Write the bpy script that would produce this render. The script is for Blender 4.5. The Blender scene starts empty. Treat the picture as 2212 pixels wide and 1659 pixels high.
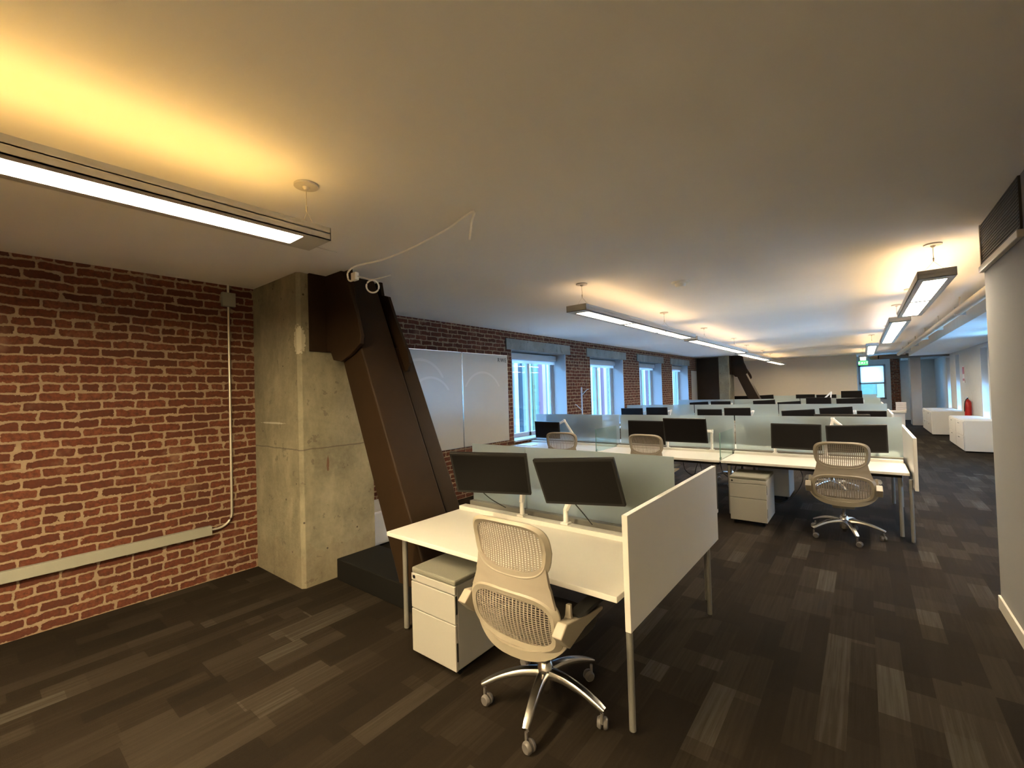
import bpy, bmesh, math, random
from mathutils import Vector, Matrix, Euler
random.seed(7)
PI = math.pi
sc = bpy.context.scene
COL = sc.collection

# ------------------------------------------------------------------ materials
class NT:
    """tiny helper to write shader node graphs"""
    def __init__(s, name):
        s.m = bpy.data.materials.new(name); s.m.use_nodes = True
        s.t = s.m.node_tree; s.t.nodes.clear()
        s.out = s.t.nodes.new('ShaderNodeOutputMaterial')
        s.b = s.t.nodes.new('ShaderNodeBsdfPrincipled')
        s.t.links.new(s.b.outputs[0], s.out.inputs[0])
        s._p = None
    def n(s, typ, **kw):
        nd = s.t.nodes.new('ShaderNode' + typ)
        for k, v in kw.items(): setattr(nd, k, v)
        return nd
    def set(s, sock, v):
        if isinstance(v, bpy.types.NodeSocket): s.t.links.new(v, sock)
        else: sock.default_value = v
    def math(s, op, a, b=0.0, c=0.0):
        nd = s.n('Math', operation=op)
        s.set(nd.inputs[0], a); s.set(nd.inputs[1], b)
        if len(nd.inputs) > 2: s.set(nd.inputs[2], c)
        return nd.outputs[0]
    def pos(s):
        if not s._p: s._p = s.n('NewGeometry').outputs['Position']
        return s._p
    def obj(s): return s.n('TexCoord').outputs['Object']
    def sep(s, v):
        nd = s.n('SeparateXYZ'); s.set(nd.inputs[0], v); return nd.outputs
    def comb(s, x, y, z):
        nd = s.n('CombineXYZ')
        for i, q in enumerate((x, y, z)): s.set(nd.inputs[i], q)
        return nd.outputs[0]
    def noise(s, v, scale, detail=4, rough=.6, dist=0):
        nd = s.n('TexNoise'); s.set(nd.inputs['Vector'], v)
        nd.inputs['Scale'].default_value = scale; nd.inputs['Detail'].default_value = detail
        nd.inputs['Roughness'].default_value = rough; nd.inputs['Distortion'].default_value = dist
        return nd.outputs
    def white(s, v):
        nd = s.n('TexWhiteNoise'); s.set(nd.inputs['Vector'], v); return nd.outputs
    def ramp(s, f, stops, interp='LINEAR'):
        nd = s.n('ValToRGB'); cr = nd.color_ramp; cr.interpolation = interp
        while len(cr.elements) < len(stops): cr.elements.new(.5)
        for e, (p, c) in zip(cr.elements, stops):
            e.position = p; e.color = (*c, 1) if len(c) == 3 else c
        s.set(nd.inputs[0], f); return nd.outputs[0]
    def mix(s, f, a, b, mode='MIX'):
        nd = s.n('Mix', data_type='RGBA', blend_type=mode)
        s.set(nd.inputs[0], f)
        for i, q in ((6, a), (7, b)):
            s.set(nd.inputs[i], (*q, 1) if isinstance(q, tuple) and len(q) == 3 else q)
        return nd.outputs[2]
    def bump(s, hgt, strength=.3, dist=.01):
        nd = s.n('Bump'); nd.inputs['Strength'].default_value = strength
        nd.inputs['Distance'].default_value = dist; s.set(nd.inputs['Height'], hgt)
        s.t.links.new(nd.outputs[0], s.b.inputs['Normal'])
    def col(s, c): s.set(s.b.inputs['Base Color'], (*c, 1) if isinstance(c, tuple) and len(c) == 3 else c)
    def rough(s, r): s.set(s.b.inputs['Roughness'], r)

def plain(name, c, rough=.5, metal=0, spec=.5, var=.06, scale=6, bump=0):
    """uniform colour with slight procedural variation"""
    k = NT(name); k.rough(rough); k.b.inputs['Metallic'].default_value = metal
    k.b.inputs['Specular IOR Level'].default_value = spec
    nz = k.noise(k.obj(), scale, 3)
    lo = tuple(max(0, q * (1 - var)) for q in c); hi = tuple(min(1, q * (1 + var)) for q in c)
    k.col(k.mix(nz[0], lo, hi))
    if bump: k.bump(k.noise(k.obj(), 400, 2)[0], bump, .002)
    return k.m

def emis(name, c, st):
    k = NT(name); k.col(c); k.b.inputs['Emission Color'].default_value = (*c, 1)
    k.b.inputs['Emission Strength'].default_value = st
    return k.m

def brick_mat(name, axis, tone=1.0):
    k = NT(name); x, y, z = k.sep(k.pos())
    u0 = y if axis == 'y' else x
    P = k.pos()
    wob = k.noise(P, 5.5, 3)[1]; wx, wy, wz = k.sep(wob)
    wob2 = k.noise(P, 26, 3)[1]; vx, vy, vz = k.sep(wob2)
    u = k.math('ADD', u0, k.math('ADD', k.math('MULTIPLY', k.math('SUBTRACT', wx, .5), .035), k.math('MULTIPLY', k.math('SUBTRACT', vx, .5), .022)))
    w = k.math('ADD', z, k.math('ADD', k.math('MULTIPLY', k.math('SUBTRACT', wz, .5), .036), k.math('MULTIPLY', k.math('SUBTRACT', vz, .5), .020)))
    RH = .0735
    rowf = k.math('DIVIDE', w, RH); row = k.math('FLOOR', rowf); fz = k.math('SUBTRACT', rowf, row)
    hdr = k.math('LESS_THAN', k.math('MODULO', k.math('ADD', row, 3.0), 7.0), .5)
    L = k.math('SUBTRACT', .222, k.math('MULTIPLY', hdr, .108))
    jit = k.white(k.comb(row, 3.1, 0.0))[0]
    sh = k.math('ADD', k.math('MULTIPLY', k.math('MODULO', row, 2.0), .111), k.math('MULTIPLY', jit, .05))
    cf = k.math('DIVIDE', k.math('ADD', k.math('ADD', u, sh), 20.0), L); colm = k.math('FLOOR', cf); fx = k.math('SUBTRACT', cf, colm)
    dz = k.math('MULTIPLY', k.math('MINIMUM', fz, k.math('SUBTRACT', 1.0, fz)), RH)
    dx = k.math('MULTIPLY', k.math('MINIMUM', fx, k.math('SUBTRACT', 1.0, fx)), L)
    # rounded-corner distance: 1/(1/dx+1/dz) style smoothing
    d = k.math('SMOOTH_MIN', dx, dz, .018)
    chip = k.noise(P, 9, 5, .7)[0]
    thr = k.math('ADD', .0058, k.math('MULTIPLY', k.math('MAXIMUM', k.math('SUBTRACT', chip, .53), 0.0), .09))
    mp = k.n('MapRange'); mp.interpolation_type = 'SMOOTHSTEP'
    k.set(mp.inputs['Value'], d); k.set(mp.inputs['From Min'], thr); k.set(mp.inputs['From Max'], k.math('ADD', thr, .0035))
    isb = mp.outputs[0]
    rnd = k.white(k.comb(row, colm, 1.7))
    base = k.ramp(rnd[0], [(0, (.110*tone, .030*tone, .017*tone)), (.3, (.190*tone, .050*tone, .024*tone)), (.65, (.270*tone, .072*tone, .032*tone)), (1, (.34*tone, .110*tone, .052*tone))])
    grime = k.noise(P, 30, 5, .7)[0]
    base = k.mix(k.math('MULTIPLY', k.math('SUBTRACT', grime, .32), 1.5), (.06, .02, .012), base)
    pale = k.math('MULTIPLY', k.math('MAXIMUM', k.math('SUBTRACT', k.noise(P, 3.1, 4, .6)[0], .58), 0.0), 1.6)
    base = k.mix(pale, base, (.38, .25, .16))
    mort = k.mix(k.noise(P, 14, 4)[0], (.17, .112, .068), (.30, .225, .150))
    k.col(k.mix(isb, mort, base)); k.rough(.9); k.b.inputs['Specular IOR Level'].default_value = .25
    k.bump(k.math('ADD', k.math('MULTIPLY', isb, 1.0), k.math('MULTIPLY', grime, .5)), .55, .009)
    return k.m

def carpet_mat():
    k = NT('plank carpet'); x, y, z = k.sep(k.pos())
    W, L = .25, .5
    cf = k.math('DIVIDE', k.math('ADD', x, 40.0), W); c = k.math('FLOOR', cf)
    off = k.white(k.comb(c, 2.0, 5.0))[0]
    lf = k.math('ADD', k.math('DIVIDE', k.math('ADD', y, 40.0), L), k.math('MULTIPLY', k.math('MODULO', c, 2.0), .5)); l = k.math('FLOOR', lf)
    r1 = k.white(k.comb(c, l, .3))[0]
    # inner streaks of each plank: blocks of differing width, stretched along the plank
    sub = k.math('FLOOR', k.math('MULTIPLY', cf, 2.0))
    seg = k.math('FLOOR', k.math('ADD', k.math('MULTIPLY', lf, 1.0), k.math('MULTIPLY', k.white(k.comb(sub, 1.0, 8.0))[0], .5)))
    r2 = k.white(k.comb(sub, seg, 4.4))[0]
    st = k.noise(k.comb(k.math('MULTIPLY', x, 55.0), k.math('MULTIPLY', y, 1.6), 0.0), 1.0, 3, .6)[0]
    v = k.math('ADD', k.math('ADD', k.math('MULTIPLY', r1, .34), k.math('MULTIPLY', r2, .36)), k.math('MULTIPLY', st, .34))
    c1 = k.ramp(v, [(.12, (.0065, .0038, .0017)), (.5, (.0135, .0085, .0046)), (.75, (.030, .0225, .0155)), (.92, (.066, .060, .049))])
    fz = k.noise(k.pos(), 320, 2)[0]
    k.col(k.mix(k.math('MULTIPLY', fz, .5), c1, k.mix(.5, c1, (.0, .0, .0))))
    k.rough(.95); k.b.inputs['Specular IOR Level'].default_value = .15
    k.bump(fz, .5, .004); return k.m

def concrete_mat(name, lo, hi):
    k = NT(name); P = k.pos(); x, y, z = k.sep(P)
    n1 = k.noise(P, 2.2, 6, .65)[0]; n2 = k.noise(P, 22, 5, .7)[0]
    c = k.mix(k.math('ADD', k.math('SUBTRACT', k.math('ADD', k.math('MULTIPLY', n1, 1.5), k.math('MULTIPLY', n2, .6)), .55), 0.0), lo, hi)
    vert = k.noise(k.comb(k.math('MULTIPLY', x, 3.5), k.math('MULTIPLY', y, 3.5), k.math('MULTIPLY', z, 1.4)), 1.5, 4)[0]
    c = k.mix(k.math('MULTIPLY', k.math('MAXIMUM', k.math('SUBTRACT', vert, .5), 0.0), 1.8), c, tuple(q * 1.35 for q in hi))
    zz = k.math('ADD', z, k.math('MULTIPLY', k.noise(P, 4, 2)[0], .03))
    seam = k.math('LESS_THAN', k.math('ABSOLUTE', k.math('SUBTRACT', zz, 1.275)), .006)
    c = k.mix(k.math('MULTIPLY', seam, .65), c, (.06, .05, .035))
    def near(px_, py_, pz_, sx, sy, sz):
        a_ = k.math('POWER', k.math('DIVIDE', k.math('SUBTRACT', x, px_), sx), 2.0); b_ = k.math('POWER', k.math('DIVIDE', k.math('SUBTRACT', y, py_), sy), 2.0)
        c_ = k.math('POWER', k.math('DIVIDE', k.math('SUBTRACT', z, pz_), sz), 2.0)
        q_ = k.math('ADD', k.math('ADD', a_, b_), k.math('ADD', c_, k.math('MULTIPLY', k.math('SUBTRACT', k.noise(P, 45, 4)[0], .5), 2.6)))
        return k.math('LESS_THAN', q_, 1.0)
    c = k.mix(k.math('MULTIPLY', near(-4.05, 1.95, 2.27, .06, .06, .13), .7), c, (.46, .42, .32))
    c = k.mix(k.math('MULTIPLY', near(-4.58, 1.94, 1.50, .26, .05, .009), .6), c, (.55, .52, .44))
    c = k.mix(k.math('MULTIPLY', near(-4.03, 2.20, 1.10, .03, .012, .075), .8), c, (.09, .03, .01))
    c = k.mix(k.math('MULTIPLY', k.math('GREATER_THAN', k.noise(P, 7.5, 5, .65)[0], .64), .45), c, (.07, .055, .035))
    c = k.mix(k.math('MULTIPLY', k.math('LESS_THAN', z, k.math('ADD', .10, k.math('MULTIPLY', k.noise(P, 6, 3)[0], .45))), .22), c, (.13, .085, .045))
    vo = k.n('TexVoronoi'); k.set(vo.inputs['Vector'], P); vo.inputs['Scale'].default_value = 5.5
    hole = k.math('LESS_THAN', vo.outputs['Distance'], .055)
    c = k.mix(k.math('MULTIPLY', hole, .9), c, (.03, .022, .015))
    k.col(c); k.rough(.85); k.bump(k.math('SUBTRACT', k.math('ADD', n2, n1), hole), .35, .02); return k.m

def steel_mat():
    k = NT('weathered brown steel'); n1 = k.noise(k.obj(), 3, 5, .6)[0]
    k.col(k.mix(n1, (.012, .0062, .0028), (.029, .0155, .007))); k.rough(.62); k.b.inputs['Specular IOR Level'].default_value = .15
    k.bump(k.noise(k.obj(), 18, 3)[0], .08, .01); return k.m

def frosted_mat():
    k = NT('frosted glass'); k.t.nodes.remove(k.b)
    d = k.n('BsdfDiffuse'); t = k.n('BsdfTranslucent'); rf = k.n('BsdfRefraction'); g = k.n('BsdfGlossy')
    d.inputs[0].default_value = (.36, .39, .39, 1); t.inputs[0].default_value = (.46, .51, .54, 1); rf.inputs[0].default_value = (.86, .95, .93, 1)
    rf.inputs['IOR'].default_value = 1.06; rf.inputs['Roughness'].default_value = .36
    g.inputs['Roughness'].default_value = .25
    m1 = k.n('MixShader'); m2 = k.n('MixShader'); m3 = k.n('MixShader')
    m1.inputs[0].default_value = .60; m2.inputs[0].default_value = .52; m3.inputs[0].default_value = .05
    L = k.t.links.new
    L(d.outputs[0], m1.inputs[1]); L(t.outputs[0], m1.inputs[2]); L(m1.outputs[0], m2.inputs[1]); L(rf.outputs[0], m2.inputs[2])
    L(m2.outputs[0], m3.inputs[1]); L(g.outputs[0], m3.inputs[2]); L(m3.outputs[0], k.out.inputs[0])
    return k.m
def clear_mat(name, tint, rough=.02, ior=1.45):
    k = NT(name); k.t.nodes.remove(k.b)
    tr = k.n('BsdfTransparent'); gl = k.n('BsdfGlossy'); mx = k.n('MixShader'); fr = k.n('MapRange'); lw = k.n('LayerWeight'); lw.inputs[0].default_value = .5
    k.t.links.new(lw.outputs['Facing'], fr.inputs['Value']); fr.inputs['From Min'].default_value = .55; fr.inputs['To Min'].default_value = .04; fr.inputs['To Max'].default_value = .45
    tr.inputs[0].default_value = (*tint, 1); gl.inputs['Roughness'].default_value = rough
    gl.inputs[0].default_value = (.9, .95, 1, 1); pass
    k.t.links.new(fr.outputs[0], mx.inputs[0]); k.t.links.new(tr.outputs[0], mx.inputs[1]); k.t.links.new(gl.outputs[0], mx.inputs[2])
    k.t.links.new(mx.outputs[0], k.out.inputs[0]); return k.m
def shade_mat():
    k = NT('roller shade cloth'); k.t.nodes.remove(k.b)
    d = k.n('BsdfDiffuse'); t = k.n('BsdfTranslucent'); mx = k.n('MixShader'); mx.inputs[0].default_value = .6
    d.inputs[0].default_value = (.85, .85, .85, 1); t.inputs[0].default_value = (.85, .88, .9, 1)
    k.t.links.new(d.outputs[0], mx.inputs[1]); k.t.links.new(t.outputs[0], mx.inputs[2]); k.t.links.new(mx.outputs[0], k.out.inputs[0]); return k.m
def board_mat():
    k = NT('whiteboard enamel'); x, y, z = k.sep(k.pos())
    c = k.mix(k.noise(k.pos(), 1.5, 4)[0], (.36, .335, .29), (.43, .405, .355))
    # faint rubbed-out marker arcs
    for cy, cz, r, w_ in ((4.35, 1.75, .52, .02), (4.55, 1.55, .45, .018), (5.75, 1.6, .5, .018)):
        dd = k.math('SQRT', k.math('ADD', k.math('POWER', k.math('SUBTRACT', y, cy), 2.0), k.math('POWER', k.math('SUBTRACT', z, cz), 2.0)))
        on = k.math('MULTIPLY', k.math('LESS_THAN', k.math('ABSOLUTE', k.math('SUBTRACT', dd, r)), w_), k.math('GREATER_THAN', z, cz + .25))
        c = k.mix(k.math('MULTIPLY', on, .35), c, (.56, .54, .49))
    k.col(c); k.rough(.28); return k.m
def fabric(name, c, sc_=260):
    k = NT(name); f = k.noise(k.obj(), sc_, 2)[0]
    k.col(k.mix(f, tuple(q * .7 for q in c), tuple(min(1, q * 1.2) for q in c))); k.rough(.9); k.bump(f, .4, .002); return k.m

M = dict(
    brick=brick_mat('old red brick', 'y', .70), brickx=brick_mat('old red brick end wall', 'x', 1.9),
    carpet=carpet_mat(), concrete=concrete_mat('cast concrete', (.095, .082, .050), (.255, .225, .152)),
    lintel=concrete_mat('grey concrete', (.13, .13, .12), (.24, .24, .22)),
    steel=steel_mat(), black=plain('black paint', (.006, .0055, .005), .7, spec=.15),
    ceil=plain('ceiling plaster', (.86, .845, .81), .9, spec=.1, var=.04, scale=1.2, bump=.15),
    drywall=plain('painted drywall', (.295, .285, .27), .85, spec=.2, var=.03, scale=2, bump=.1),
    beige=plain('beige drywall', (.60, .53, .43), .85, spec=.2, var=.03),
    white=plain('white laminate', (.56, .54, .50), .38, var=.02),
    whitewall=plain('white painted masonry', (.60, .62, .62), .7, var=.10, scale=5, bump=.4),
    powder=plain('white powder coat', (.66, .645, .615), .42, var=.02),
    lampbody=plain('lamp body enamel', (.55, .52, .47), .45, var=.03),
    alu=plain('polished aluminium', (.62, .60, .57), .24, metal=1, var=.05),
    tube=plain('satin grey tube', (.22, .21, .19), .45, metal=.4, var=.05),
    galv=plain('galvanised conduit', (.52, .49, .42), .38, metal=.7, var=.1),
    raceway=plain('grey raceway paint', (.24, .23, .19), .5, var=.05),
    chair=plain('chair beige plastic', (.26, .225, .175), .45, var=.04),
    net=plain('chair net elastomer', (.235, .20, .16), .6, var=.05),
    pad=plain('black rubber', (.015, .014, .013), .55), caster=plain('caster nylon', (.10, .09, .085), .4),
    seatfab=fabric('seat fabric', (.06, .05, .04)), cushion=fabric('grey wool felt', (.15, .145, .115), 200),
    bezel=plain('black bezel', (.010, .009, .008), .45, spec=.25), screen=plain('dark screen', (.008, .007, .007), .34, spec=.07, var=.02),
    frost=frosted_mat(), divider=clear_mat('greenish glass', (.87, .94, .92), .08), glassedge=plain('green glass edge', (.16, .30, .26), .2),
    pane=clear_mat('window glass', (.92, .97, .98)), darkpane=plain('dark window glass', (.02, .03, .05), .08),
    frame=plain('window frame white', (.34, .36, .38), .4, var=.02), shade=shade_mat(),
    board=board_mat(), ink=plain('grey ink', (.03, .03, .03), .6), cord=plain('white cable', (.88, .86, .80), .5),
    blackcord=plain('black cable', (.015, .015, .015), .5),
    warm=emis('warm lamp diffuser', (1, .82, .56), 1.9), warm1=emis('bright lamp diffuser', (1, .79, .46), 7.5),
    up=emis('warm uplight', (1, .66, .32), .62), up1=emis('bright warm uplight', (1, .60, .17), .85),
    warm2=emis('aisle lamp diffuser', (1, .84, .60), 4.2), up2=emis('aisle uplight strip', (1, .68, .36), 1.5),
    up_fill=emis('uplight strip', (1, .68, .32), 6.5),  # boosted uplight, used only on the added fill lamp behind the camera
    pedm=plain('pedestal powder coat', (.31, .295, .265), .42, var=.02),
    red=plain('red enamel', (.50, .02, .015), .35), silver=plain('chrome', (.7, .7, .7), .15, metal=1),
    exitg=emis('green sign face', (.02, .75, .12), .05), exitw=emis('sign lettering', (.75, 1, .8), .09),
    duct=plain('dark duct metal', (.09, .085, .08), .5, metal=.3), beam=plain('cream pipe paint', (.55, .50, .40), .5),
    grille=plain('dark grille', (.045, .042, .036), .6), skirt=plain('cream skirting', (.60, .55, .46), .45),
    f_teal=plain('teal facade panel', (.085, .12, .125), .6), f_white=plain('white facade fin', (.21, .215, .21), .6),
    f_pink=plain('pink facade fin', (.17, .075, .09), .6), f_dark=plain('dark facade glazing', (.02, .025, .03), .15),
    f_far=plain('far facade teal', (.012, .035, .024), .6), f_olive=plain('olive facade panel', (.06, .055, .02), .6), street=plain('asphalt', (.12, .12, .12), .9),
    brown=plain('brown beige paint', (.30, .25, .20), .7), paper=plain('sign paper', (.75, .70, .68), .6),
)

# ------------------------------------------------------------------ mesh helper
class MB:
    def __init__(s): s.v = []; s.f = []
    def add(s, vs, fs):
        o = len(s.v); s.v += [tuple(q) for q in vs]; s.f += [tuple(i + o for i in q) for q in fs]; return s
    def box(s, x0, x1, y0, y1, z0, z1):
        vs = [(x, y, z) for x in (x0, x1) for y in (y0, y1) for z in (z0, z1)]
        return s.add(vs, [(0, 1, 3, 2), (4, 6, 7, 5), (0, 4, 5, 1), (2, 3, 7, 6), (0, 2, 6, 4), (1, 5, 7, 3)])
    def prism(s, poly, axis, a, b):
        """polygon extruded along axis ('x': poly=(y,z), 'y': poly=(x,z), 'z': poly=(x,y))"""
        def P(p, t):
            return {'x': (t, p[0], p[1]), 'y': (p[0], t, p[1]), 'z': (p[0], p[1], t)}[axis]
        n = len(poly); vs = [P(p, a) for p in poly] + [P(p, b) for p in poly]
        fs = [tuple(range(n)), tuple(range(2 * n - 1, n - 1, -1))] + [(i, (i + 1) % n, (i + 1) % n + n, i + n) for i in range(n)]
        return s.add(vs, fs)
    def sweep(s, pts, prof, closed=False, ups=None, scales=None):
        """sweep profile [(a,b)] along points; a along side, b along up"""
        pts = [Vector(p) for p in pts]; n = len(pts); m = len(prof); vs = []
        for i, p in enumerate(pts):
            if closed: t = pts[(i + 1) % n] - pts[i - 1]
            else: t = pts[min(i + 1, n - 1)] - pts[max(i - 1, 0)]
            t.normalize()
            up = Vector(ups[i]) if ups else (Vector((0, 0, 1)) if abs(t.z) < .9 else Vector((0, 1, 0)))
            side = t.cross(up).normalized(); u2 = side.cross(t).normalized()
            k = scales[i] if scales else 1
            ka, kb = k if isinstance(k, tuple) else (k, k)
            vs += [p + side * a * ka + u2 * b * kb for a, b in prof]
        fs = []
        for i in range(n if closed else n - 1):
            j = (i + 1) % n
            fs += [(i * m + q, i * m + (q + 1) % m, j * m + (q + 1) % m, j * m + q) for q in range(m)]
        if not closed: fs += [tuple(range(m))[::-1], tuple(range((n - 1) * m, n * m))]
        return s.add(vs, fs)
    def tube(s, pts, r, n=10, closed=False):
        return s.sweep(pts, [(r * math.cos(2 * PI * i / n), r * math.sin(2 * PI * i / n)) for i in range(n)], closed)
    def cyl(s, p0, p1, r0, r1=None, n=20):
        r1 = r0 if r1 is None else r1
        pr = [(math.cos(2 * PI * i / n), math.sin(2 * PI * i / n)) for i in range(n)]
        return s.sweep([p0, p1], pr, scales=[r0, r1])
    def lathe(s, prof, c=(0, 0, 0), n=24):
        vs = []; m = len(prof)
        for r, z in prof: vs += [(c[0] + r * math.cos(2 * PI * i / n), c[1] + r * math.sin(2 * PI * i / n), c[2] + z) for i in range(n)]
        fs = [(j * n + i, j * n + (i + 1) % n, (j + 1) * n + (i + 1) % n, (j + 1) * n + i) for j in range(m - 1) for i in range(n)]
        fs += [tuple(range(n))[::-1], tuple(range((m - 1) * n, m * n))]
        return s.add(vs, fs)
    def build(s, name, mat, parent=None, bevel=0, smooth=False, seg=2, kind=None, xf=None, sub=0):
        me = bpy.data.meshes.new(name); vs = s.v if xf is None else [tuple(xf @ Vector(v)) for v in s.v]
        me.from_pydata(vs, [], s.f); me.validate()
        bm = bmesh.new(); bm.from_mesh(me); bmesh.ops.recalc_face_normals(bm, faces=bm.faces); bm.to_mesh(me); bm.free()
        me.materials.append(M[mat] if isinstance(mat, str) else mat)
        o = bpy.data.objects.new(name, me); COL.objects.link(o)
        if parent: o.parent = parent
        if bevel:
            b = o.modifiers.new('bevel', 'BEVEL'); b.width = bevel; b.segments = seg; b.limit_method = 'ANGLE'; b.angle_limit = .6
        if sub:
            q = o.modifiers.new('sub', 'SUBSURF'); q.levels = sub; q.render_levels = sub
        if smooth:
            for p in me.polygons: p.use_smooth = True
            try: me.set_sharp_from_angle(angle=.75)
            except Exception: pass
        if kind: o['kind'] = kind
        return o
def box(*a): return MB().box(*a)

def tag(o, label, cat, group=None, kind=None):
    if label: o['label'] = label
    if cat: o['category'] = cat
    if group: o['group'] = group
    if kind: o['kind'] = kind
    return o
def empty(name, loc=(0, 0, 0), rz=0, label=None, cat=None, group=None, kind=None):
    o = bpy.data.objects.new(name, None); o.empty_display_size = .2; COL.objects.link(o)
    o.location = loc; o.rotation_euler = (0, 0, rz)
    return tag(o, label, cat, group, kind)
KIDS = {}
def copy_tree(o, loc=None, rz=None, label=None, group=None):
    def rec(src, par):
        c = src.copy(); COL.objects.link(c)
        if par: c.parent = par
        for ch in [q for q in bpy.data.objects if q.parent == src]: rec(ch, c)
        return c
    c = rec(o, None)
    if loc is not None: c.location = loc
    if rz is not None: c.rotation_euler = (0, 0, rz)
    if label: c['label'] = label
    if group: c['group'] = group
    return c

H = 2.90; WX = -5.25
# ------------------------------------------------------------------ the setting
def struct(mb, name, mat, label, cat='wall', **kw):
    o = mb.build(name, mat, kind='structure', **kw); return tag(o, label, cat)
struct(box(-6.2, 4.0, -9.0, 27.0, -.12, 0), 'floor', 'carpet', 'dark brown and grey plank carpet over the whole office', 'floor')
struct(box(-6.2, 4.0, -9.0, 27.0, H, H + .15), 'ceiling', 'ceil', 'smooth painted ceiling lit warm by the hanging lamps', 'ceiling')
struct(box(-5.45, -5.0, -9.0, 2.3, 0, H), 'wall_left', 'brick', 'old red brick wall with wide mortar left of the concrete column', 'wall')
# window wall with four openings
WIN = [(6.60, 8.57), (9.70, 11.62), (12.75, 14.62), (15.65, 17.45)]
wz0, wz1, lz1 = .78, 2.55, 2.76
w = MB(); prev = 2.3
for a, b in WIN:
    w.box(WX - .48, WX, prev, a, 0, H); w.box(WX - .48, WX, a, b, 0, wz0); w.box(WX - .48, WX, a, b, lz1, H); prev = b
w.box(WX - .48, WX, prev, 27.0, 0, H)
struct(w, 'wall_window', 'brick', 'red brick wall pierced by four tall windows beyond the whiteboards', 'wall')
for i, (a, b) in enumerate(WIN):
    nm = ['first', 'second', 'third', 'fourth'][i]
    t = struct(box(WX - .47, WX + .025, a - .17, b + .17, wz1, lz1), 'trim_%d' % (i + 1), 'lintel', 'rough grey concrete lintel over the %s window from the whiteboards' % nm, 'lintel', bevel=.008)
    # grey plastered reveals and window unit
    r = empty('window_%d' % (i + 1), (WX, (a + b) / 2, wz0), 0, '%s tall white framed window from the whiteboards in the brick wall' % nm, 'window', kind='structure')
    hw = (b - a) / 2; hh = wz1 - wz0
    MB().box(-.46, 0.0, -hw, -hw + .02, 0, hh).box(-.46, 0.0, hw - .02, hw, 0, hh).build('reveal', 'frame', r)
    box(-.46, .035, -hw, hw, 0, .03).build('window_sill', 'frame', r, bevel=.004)
    fx0, fx1 = -.40, -.33
    f = MB(); f.box(fx0, fx1, -hw + .02, -hw + .08, .03, hh).box(fx0, fx1, hw - .08, hw - .02, .03, hh)
    f.box(fx0, fx1, -hw, hw, .03, .11).box(fx0, fx1, -hw, hw, hh - .07, hh).box(fx0, fx1, -.04, .04, .03, hh)
    f.box(fx0 + .01, fx1 - .01, -hw + .10, -hw + .14, .03, hh).box(fx0 + .01, fx1 - .01, hw - .14, hw - .10, .03, hh)
    f.build('window_frame', 'frame', r, bevel=.004)
    for s_ in (-1, 1):
        y0, y1 = (-hw + .08, -.04) if s_ < 0 else (.04, hw - .08)
        box(-.368, -.362, y0, y1, .11, hh - .07).build('pane', 'pane', r)
    bl = box(-.31, -.22, -hw + .03, hw - .03, hh - .15, hh - .02).build('blind_cassette', 'frame', r, bevel=.015)
    box(-.275, -.270, -hw + .05, hw - .05, hh - .22, hh - .15).build('shade_hem', 'shade', bl)
# far walls
struct(box(-5.25, -.36, 23.6, 23.8, 0, H), 'wall_far', 'beige', 'plain beige wall closing the left part of the far end', 'wall')
struct(box(-.36, -.2, 23.6, 26.0, 0, H), 'wall_return', 'beige', 'short beige return wall left of the far window', 'wall')
wf = MB().box(-.2, -.16, 26.0, 26.3, 0, H).box(-.16, .80, 26.0, 26.3, 0, .92).box(-.16, .80, 26.0, 26.3, 2.50, H).box(.80, .96, 26.0, 26.3, 0, H)
struct(wf, 'wall_back', 'whitewall', 'pale wall around the far window at the end of the aisle', 'wall')
struct(box(.96, 1.28, 25.95, 26.3, 0, H), 'wall_back_brick', 'brickx', 'narrow strip of red brick right of the far window', 'wall')
struct(box(1.28, 2.6, 26.0, 26.3, 0, H), 'wall_back_right', 'whitewall', 'pale wall behind the brown column at the end of the aisle', 'wall')
r = empty('window_5', (.32, 26.0, .92), 0, 'white framed far window at the end of the aisle, shade half down', 'window', kind='structure')
MB().box(-.48, -.40, .02, .10, 0, 1.58).box(.40, .48, .02, .10, 0, 1.58).box(-.48, .48, .02, .10, 0, .09).box(-.48, .48, .02, .10, 1.5, 1.58).box(-.48, .48, .02, .10, .70, .78).build('window_frame', 'frame', r, bevel=.004)
box(-.40, .40, .055, .062, .09, .70).build('pane', 'pane', r)
box(-.41, .41, .012, .018, .74, 1.55).build('roller_shade', 'shade', r)
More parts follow.
